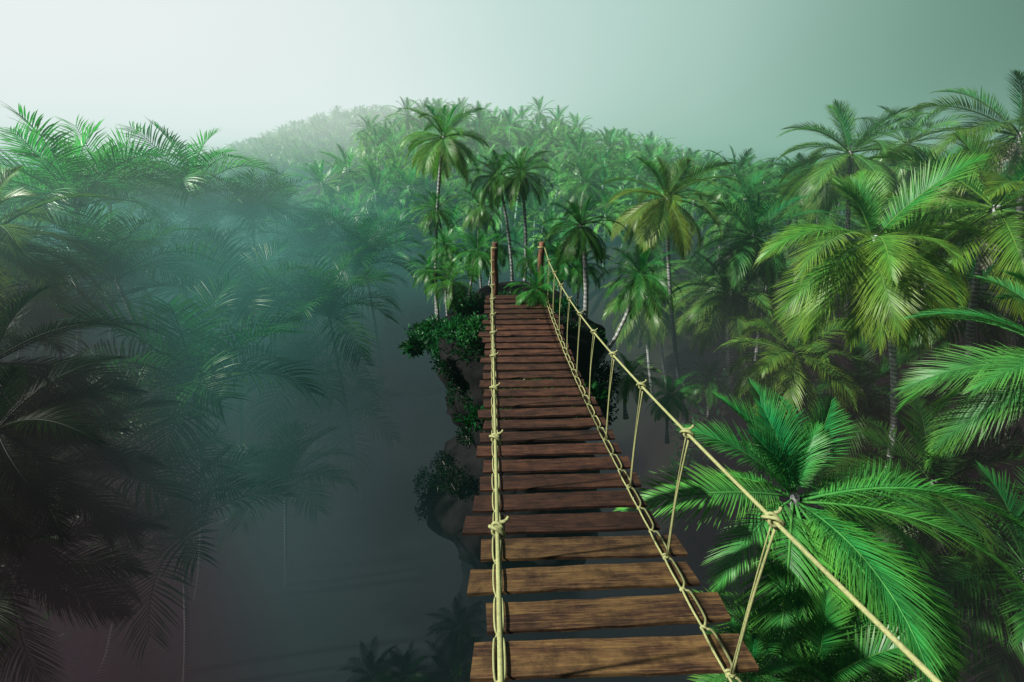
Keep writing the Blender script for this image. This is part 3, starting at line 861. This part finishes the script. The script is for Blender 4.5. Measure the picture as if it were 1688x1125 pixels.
# ------------------------------------------------------------------ shrubs and undergrowth
def leaf_blob(mb, c, rad, n, size, rg, hemi=False):
    vs, fs, cs = [], [], []
    for _ in range(n):
        d = rg.normal(size=3); d /= np.linalg.norm(d)
        if hemi: d[2] = abs(d[2])
        p = np.array(c) + d * np.array(rad) * rg.uniform(0.45, 1.05)
        t = d + rg.normal(size=3) * 0.7 + np.array([0, 0, 0.2]); t /= np.linalg.norm(t)
        s = np.cross(t, rg.normal(size=3)); s /= np.linalg.norm(s)
        nn = np.cross(t, s)
        l, w_ = size * rg.uniform(.6, 1.3), size * 0.24 * rg.uniform(.7, 1.2)
        b = len(vs)
        vs += [p, p + t * l * .4 + s * w_ + nn * .04 * l, p + t * l * .4 - s * w_ + nn * .04 * l, p + t * l - nn * 0.2 * l]
        fs += [(b, b + 1, b + 3), (b, b + 3, b + 2)]
        rv = rg.uniform()
        cs += [(0, rv, .2, 1), (.4, rv, .2, 1), (.4, rv, .2, 1), (1, rv, .2, 1)]
    mb.add(vs, fs, 0, cs)

# ------------------------------------------------------------------ rock island under the far end of the bridge
def rock_mesh(rings, nseg, seed, amp=0.35):
    """rings: (centre xyz, rx, ry)"""
    from mathutils import noise
    rs = []
    # resample rings for detail
    K = 5
    for i in range(len(rings) - 1):
        for k in range(K):
            t = k / K
            a, b = rings[i], rings[i + 1]
            t2 = t * t * (3 - 2 * t)
            rs.append((Vector(a[0]).lerp(Vector(b[0]), t), a[1] * (1 - t2) + b[1] * t2, a[2] * (1 - t2) + b[2] * t2))
    rs.append((Vector(rings[-1][0]), rings[-1][1], rings[-1][2]))
    v, f = [], []
    for i, (c, rx, ry) in enumerate(rs):
        for k in range(nseg):
            a = 2 * math.pi * k / nseg
            p = c + Vector((rx * math.cos(a), ry * math.sin(a), 0))
            q = Vector((p.x * .6, p.y * .6, p.z * .9)) + Vector((seed, 0, 0))
            n1 = noise.noise(q) + 0.5 * noise.noise(q * 2.3) + 0.3 * abs(noise.noise(q * 5.1))+ 0.15 * noise.noise(q * 11)
            out = (p - c).normalized() if (p - c).length > 1e-5 else Vector((0, 0, 1))
            p = p + out * n1 * amp * 1.6 + Vector((0, 0, noise.noise(q * 1.7 + Vector((9, 9, 9))) * amp * .5))
            v.append(p)
    for i in range(len(rs) - 1):
        for k in range(nseg):
            a, b = i * nseg + k, i * nseg + (k + 1) % nseg
            f.append((a, b, b + nseg, a + nseg))
    f.append(tuple((len(rs) - 1) * nseg + k for k in range(nseg)))
    f.append(tuple(range(nseg))[::-1])
    return v, f

Zt = CZ
v, f = rock_mesh([((1.2, 14.0, Zt - 19), 3.0, 3.0), ((1.1, 13.4, Zt - 14.5), 2.2, 2.6), ((0.9, 12.8, Zt - 12.0), 2.0, 2.6), ((0.7, 12.2, Zt - 10.8), 2.6, 2.9), ((0.6, 12.0, Zt - 9.7), 2.7, 2.9),
                  ((0.8, 12.2, Zt - 8.6), 2.1, 2.7), ((0.9, 12.4, Zt - 7.9), 1.7, 2.6), ((0.85, 12.5, Zt - 6.6), 2.1, 2.9), ((0.75, 12.6, Zt - 5.3), 2.35, 3.2), ((0.7, 12.8, Zt - 4.6), 2.3, 3.0),
                  ((0.8, 13.0, Zt - 4.15), 1.9, 2.5), ((0.9, 13.2, Zt - 3.85), 1.2, 1.7), ((0.9, 13.4, Zt - 3.7), .4, .5)], 96, 3.0, 0.34)
mb = MB(); mb.add(v, f)
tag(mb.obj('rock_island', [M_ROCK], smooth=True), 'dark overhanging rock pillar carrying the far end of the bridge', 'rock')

# shrubs on the rock: each its own thing
def shrub(px, py, Z, rad, n, size, label, tint, group=None, stems=4):
    c = at(px, py, Z)
    rg = np.random.default_rng(int(px * 7 + py))
    root = empty('shrub', c - Vector((0, 0, rad[2])))
    tag(root, label, 'shrub', group)
    mb = MB(); mb2 = MB()
    for i in range(stems):
        d = Vector((rg.uniform(-1, 1) * rad[0] * .55, rg.uniform(-1, 1) * rad[1] * .55, rad[2] * rg.uniform(.7, 1.4)))
        leaf_blob(mb, d, tuple(r * rg.uniform(.5, .85) for r in rad), int(n * 1.6) // stems, size * .8, rg)
        tube(mb2, [(0, 0, -.15), d * .5 + Vector((.03, 0, 0)), d], [.025, .018, .01], 5)
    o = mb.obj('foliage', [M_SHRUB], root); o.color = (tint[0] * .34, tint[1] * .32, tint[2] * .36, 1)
    mb2.obj('stem', [M_DEAD], root)
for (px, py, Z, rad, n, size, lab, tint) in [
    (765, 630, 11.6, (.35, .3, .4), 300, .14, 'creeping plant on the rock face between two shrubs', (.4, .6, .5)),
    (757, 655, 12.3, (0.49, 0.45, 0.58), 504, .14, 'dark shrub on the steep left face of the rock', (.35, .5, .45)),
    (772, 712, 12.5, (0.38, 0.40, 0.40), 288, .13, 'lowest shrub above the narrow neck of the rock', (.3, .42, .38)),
    (718, 560, 12.4, (0.61, 0.66, 0.44), 720, .17, 'leafy shrub at the upper left corner of the rock', (1.6, 2.2, 1.8)),  # sunlit look of the rock-top shrubs is put into their tint
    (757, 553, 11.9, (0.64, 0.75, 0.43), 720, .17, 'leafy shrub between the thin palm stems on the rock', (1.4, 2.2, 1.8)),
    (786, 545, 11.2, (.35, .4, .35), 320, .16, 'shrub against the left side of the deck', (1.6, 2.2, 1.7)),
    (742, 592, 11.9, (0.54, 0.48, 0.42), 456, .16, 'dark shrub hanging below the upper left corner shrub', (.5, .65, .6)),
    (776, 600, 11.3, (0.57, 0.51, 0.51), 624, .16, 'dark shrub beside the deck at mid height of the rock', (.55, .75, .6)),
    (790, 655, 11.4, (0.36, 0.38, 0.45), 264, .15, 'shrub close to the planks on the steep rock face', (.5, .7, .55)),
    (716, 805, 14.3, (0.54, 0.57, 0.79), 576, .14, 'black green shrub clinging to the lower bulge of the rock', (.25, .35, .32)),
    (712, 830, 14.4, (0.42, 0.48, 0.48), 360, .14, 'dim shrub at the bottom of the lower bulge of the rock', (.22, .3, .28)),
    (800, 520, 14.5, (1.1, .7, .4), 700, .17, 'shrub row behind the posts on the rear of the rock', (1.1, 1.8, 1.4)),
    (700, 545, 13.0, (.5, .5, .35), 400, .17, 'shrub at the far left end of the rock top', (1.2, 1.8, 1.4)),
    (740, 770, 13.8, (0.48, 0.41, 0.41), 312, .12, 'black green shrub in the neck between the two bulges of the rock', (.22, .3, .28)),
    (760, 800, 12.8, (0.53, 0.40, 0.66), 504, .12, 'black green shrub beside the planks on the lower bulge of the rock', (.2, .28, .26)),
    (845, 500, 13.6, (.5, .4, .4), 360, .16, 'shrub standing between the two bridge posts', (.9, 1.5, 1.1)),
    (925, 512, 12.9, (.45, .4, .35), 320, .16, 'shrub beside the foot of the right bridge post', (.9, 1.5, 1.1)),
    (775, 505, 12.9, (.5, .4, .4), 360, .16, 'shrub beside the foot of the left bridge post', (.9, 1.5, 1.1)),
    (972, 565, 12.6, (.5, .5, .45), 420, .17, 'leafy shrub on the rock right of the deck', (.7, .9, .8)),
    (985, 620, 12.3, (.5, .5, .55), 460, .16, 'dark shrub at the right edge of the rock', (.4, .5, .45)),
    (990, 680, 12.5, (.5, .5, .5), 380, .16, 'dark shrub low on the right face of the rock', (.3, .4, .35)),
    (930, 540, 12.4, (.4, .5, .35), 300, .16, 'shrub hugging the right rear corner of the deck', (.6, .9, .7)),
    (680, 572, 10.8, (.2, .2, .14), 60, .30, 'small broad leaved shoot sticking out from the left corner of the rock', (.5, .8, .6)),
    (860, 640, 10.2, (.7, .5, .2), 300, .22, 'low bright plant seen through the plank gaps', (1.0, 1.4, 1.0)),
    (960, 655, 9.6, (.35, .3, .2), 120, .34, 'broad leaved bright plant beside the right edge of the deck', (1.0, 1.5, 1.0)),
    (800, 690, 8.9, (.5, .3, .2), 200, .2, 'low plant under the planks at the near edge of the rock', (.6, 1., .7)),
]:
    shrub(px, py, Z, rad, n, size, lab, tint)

# ground cover on the banks (nobody could count it)
def undergrowth():
    rg = np.random.default_rng(77); mb = MB()
    for _ in range(900):
        D = rg.uniform(9, 45); px = rg.uniform(1150, 1900) if rg.uniform() < .75 else rg.uniform(-200, 400)
        p = col_at(px, D, CZ - 10)
        g = ground_z(p.x, p.y)
        if g < -15.5: continue
        r = rg.uniform(.6, 1.5)
        leaf_blob(mb, (p.x, p.y, CZ + g), (r, r, r * .8), 60, .5, rg, True)
    o = mb.obj('undergrowth', [M_SHRUB]); o.color = (.4, .55, .4, 1)
    tag(o, 'dark leafy undergrowth between the palms', 'undergrowth', kind='stuff')
undergrowth()

# ------------------------------------------------------------------ the rope bridge
D0, DS, W = 1.6136, 0.9471, 1.3
XL, XR = 0.0083, 1.3083
RZ = [-1.5564, -1.7182, -1.8426, -1.931, -2.0093, -2.0850, -2.1250, -2.1357, -2.1086, -2.0609]
def rail_z(y):
    return 6.20674350e-04 * y ** 3 + 2.85940210e-03 * y ** 2 - 1.67018751e-01 * y - 1.30441265
def hgt(y): return 1.12 - 0.12 * sstep(2.5, 9.5, y)
def deck_z(y):
    y_ = max(y, 0.0)
    return rail_z(y_) - hgt(y_) + (0.10 * (-y) if y < 0 else 0)
bridge = empty('rope_bridge', (0.66, 6.0, CZ + deck_z(6.0)))
tag(bridge, 'hanging footbridge of brown planks tied with pale rope, running to the two posts', 'rope bridge')
BO = Vector(bridge.location)
def loc_(p): return Vector(p) - BO

ends = [(-0.15, 1.50), (-0.07, 1.52), (-0.2, 1.45), (-0.12, 1.49), (-0.27, 1.39), (-0.2, 1.38), (-0.15, 1.45), (-0.12, 1.46), (-0.2, 1.43), (-0.17, 1.45), (-0.13, 1.44), (-0.21, 1.44), (-0.14, 1.44), (-0.14, 1.42), (-0.21, 1.4), (-0.16, 1.4), (-0.15, 1.4), (-0.21, 1.41), (-0.14, 1.42), (-0.14, 1.42), (-0.19, 1.39), (-0.27, 1.41), (-0.14, 1.47), (-0.2, 1.4), (-0.09, 1.45), (-0.17, 1.37), (-0.18, 1.43), (-0.16, 1.39), (-0.14, 1.39)]
PITCH = DS / 3
prg = np.random.default_rng(5)
def plank_y(k): return D0 + 0.045 + PITCH * k + 0.12
for k, (a, b) in enumerate(ends):
    y = plank_y(k)
    if k == 28: y -= 0.02
    z = CZ + deck_z(y)
    slope = math.atan((deck_z(y + .15) - deck_z(y - .15)) / .3)
    hw, th = 0.112 + prg.uniform(-.007, .007), 0.030
    nx = 14
    vs, fs = [], []
    # rounded-edge plank swept along x with slightly irregular long edges
    prof = [(-hw, -th), (-hw, -0.005), (-hw + .006, 0), (hw - .006, 0), (hw, -0.005), (hw, -th)]
    xs = np.linspace(a, b, nx)
    ja, jb = prg.uniform(-.012, .012), prg.uniform(-.012, .012)
    for i, x in enumerate(xs):
        dy = 0.004 * math.sin(i * 1.7 + k) + prg.uniform(-.0015, .0015)
        dz = 0.003 * math.sin(i * .5 + k * 2)
        for j, (py_, pz_) in enumerate(prof):
            sx_ = 0
            if i == 0: sx_ = ja * (1 if py_ > 0 else -1)
            if i == nx - 1: sx_ = jb * (1 if py_ > 0 else -1)
            vs.append((x - (a + b) / 2 + sx_, py_ + dy * (1 if py_ > 0 else -1), pz_ + dz))
    m_ = len(prof)
    for i in range(nx - 1):
        for j in range(m_):
            p, q = i * m_ + j, i * m_ + (j + 1) % m_
            fs.append((p, p + m_, q + m_, q))
    fs.append(tuple(range(m_))); fs.append(tuple((nx - 1) * m_ + j for j in range(m_))[::-1])
    mb = MB(); mb.add(vs, fs)
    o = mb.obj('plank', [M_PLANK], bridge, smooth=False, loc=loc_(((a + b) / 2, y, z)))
    dk = 1.05 - 0.62 * math.exp(-0.5 * ((k - 5.5) / 2.3) ** 2)  # mid-span shade is painted into the plank tint
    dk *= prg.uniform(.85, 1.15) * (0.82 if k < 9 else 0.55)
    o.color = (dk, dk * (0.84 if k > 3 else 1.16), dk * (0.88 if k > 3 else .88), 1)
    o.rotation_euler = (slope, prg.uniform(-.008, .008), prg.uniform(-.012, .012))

YP = 11.08                                     # where the posts stand
def rail_pt(x, y):
    if y > D0 + 9 * DS:
        t = (y - (D0 + 9 * DS)) / (YP - (D0 + 9 * DS))
        z0 = rail_z(D0 + 9 * DS)
        return Vector((x, y, CZ + z0 + t * 0.16))
    return Vector((x, y, CZ + rail_z(max(y, 0)) + (0.12 * (-y) if y < 0 else 0)))
for side, x in (('l', XL), ('r', XR)):
    ys = [-1.5, -.8, 0, .8] + [D0 + DS * i for i in range(10)] + [YP - .07]
    pts = []
    for i, y in enumerate(ys):
        p = rail_pt(x, y)
        pts.append(loc_(p))
    px_in = XL + .085 if side == 'l' else XR - .07
    mb = MB(); tube(mb, spline(pts, 6), 0.0103, 10)
    # lashing round the post
    cen = Vector((px_in, YP, pts[-1].z + BO.z - 0.0))
    lash = [loc_(cen + Vector((0.083 * math.cos(a), 0.083 * math.sin(a), 0.012 * a / 6.28 - .01))) for a in np.linspace(-1.6, 13.5, 40)]
    tube(mb, lash, 0.011, 6)
    rail = mb.obj('hand_rope', [M_ROPE], bridge)
    # side rope: pairs of strands that wrap over each plank and pinch between planks
    mb = MB()
    for k in range(-1, 29):
        y0, y1 = plank_y(k) - PITCH / 2, plank_y(k) + PITCH / 2
        yc = (y0 + y1) / 2
        for s_ in (-1, 1):
            pts = []
            for t, off, dz in ((0, .004, -.010), (.07, .018, .006), (.14, .026, .020), (.35, .030, .022), (.65, .030, .022), (.86, .026, .020), (.93, .018, .006), (1, .004, -.010)):
                y = y0 + (y1 - y0) * t
                pts.append(loc_((x + s_ * off + .004 * math.sin(k * 2.1 + s_), y, CZ + deck_z(y) + dz + 0.006 * s_ * (0.5 - t))))
            tube(mb, spline(pts, 3), 0.0078, 7, cap=True)
        # pinching turn between two planks
        c = Vector((x, y0, CZ + deck_z(y0) - .010))
        tube(mb, [loc_(c + Vector((.017 * math.cos(a), .008 * a / 6 - .01, .016 * math.sin(a)))) for a in np.linspace(0, 12, 22)], 0.0075, 6)
    mb.obj('side_rope', [M_ROPE], bridge)
    # hangers with knots
    for i in range(10):
        y = D0 + DS * i
        top = rail_pt(x, y); bot = Vector((x + .004, y, CZ + deck_z(y)))
        mb = MB()
        jx, jy = prg.uniform(-.008, .008), prg.uniform(-.01, .01)
        tube(mb, spline([loc_(top + Vector((0.014, -.012, -.02))), loc_(top.lerp(bot, .5) + Vector((jx, jy, 0))), loc_(bot + Vector((0.006, 0, 0.0)))], 5), 0.0066, 8)
        tube(mb, spline([loc_(top + Vector((-0.006, -.006, -.03))), loc_(top.lerp(bot, .35) + Vector((jx - .006, jy + .006, 0))), loc_(bot + Vector((-0.004, 0.004, 0.0)))], 5), 0.004, 6)
        # lower knot
        tube(mb, [loc_(bot + Vector((.022 * math.cos(a), .022 * math.sin(a * .5), .020 * math.sin(a)))) for a in np.linspace(0, 9.4, 26)], 0.0075, 7)
        hg = mb.obj('hanger_rope', [M_ROPE], bridge)
        # upper knot: two turns around the hand rope, crossing, with a loose tail
        mb = MB()
        rr = 0.022
        pts = []
        for a in np.linspace(0, 4 * math.pi, 40):
            pts.append(loc_(top + Vector((rr * math.cos(a + .6), -.028 + .056 * a / 12.57 + .012 * math.sin(a), rr * math.sin(a + .6)))))
        tube(mb, pts, 0.0088, 8)
        cr = [top + Vector((-.03, .03, -.012)), top + Vector((-.034, 0, .016)), top + Vector((-.01, -.03, .032)), top + Vector((.026, -.038, .01)), top + Vector((.03, -.02, -.024)), top + Vector((.012, -.01, -.045))]
        tube(mb, spline([loc_(q) for q in cr], 5), 0.0088, 8)
        tail = [top + Vector((.016, .02, .020)), top + Vector((.032, .018, .026)), top + Vector((.044, .025, .030)), top + Vector((.052, .034, .040))]
        tube(mb, spline([loc_(q) for q in tail], 5), [0.0085] * 8 + [0.008] * 7 + [0.007], 8)
        mb.obj('knot', [M_ROPE], rail)

# posts
for nm, px_in, lab in (('a', XL + .085, 'left round wooden post at the far end of the bridge'), ('b', XR - .07, 'right round wooden post at the far end of the bridge')):
    mb = MB()
    zt = CZ - 1.79
    zb = CZ + deck_z(YP) - .9
    rg = np.random.default_rng(ord(nm))
    npt = 16
    pts = [(0.012 * math.sin(i * .9), 0.01 * math.cos(i * .7), (zt - zb) * i / npt) for i in range(npt + 1)]
    rad = [0.075 * (1 + .04 * math.sin(i * 1.7 + ord(nm)) ) for i in range(npt + 1)]
    pts.append((pts[-1][0], pts[-1][1], pts[-1][2] + .008)); rad.append(0.066)
    tube(mb, pts, rad, 16)
    o = mb.obj('wooden_post', [M_POST], loc=(px_in, YP, zb))
    tag(o, lab, 'post')

# ------------------------------------------------------------------ render settings
sc.view_settings.view_transform = 'Standard'
sc.view_settings.look = 'None'
sc.view_settings.exposure = 0
sc.view_settings.gamma = 1
sc.render.engine = 'CYCLES'
cy = sc.cycles
cy.max_bounces = 6; cy.diffuse_bounces = 2; cy.glossy_bounces = 2; cy.transmission_bounces = 2; cy.transparent_max_bounces = 8
cy.volume_bounces = 0
cy.volume_step_rate = 1.0
cy.volume_max_steps = 64
cy.use_denoising = True
cy.denoiser = 'OPENIMAGEDENOISE'
cy.denoising_input_passes = 'RGB_ALBEDO_NORMAL'
cy.use_adaptive_sampling = True
cy.adaptive_threshold = 0.02
cy.sample_clamp_indirect = 4
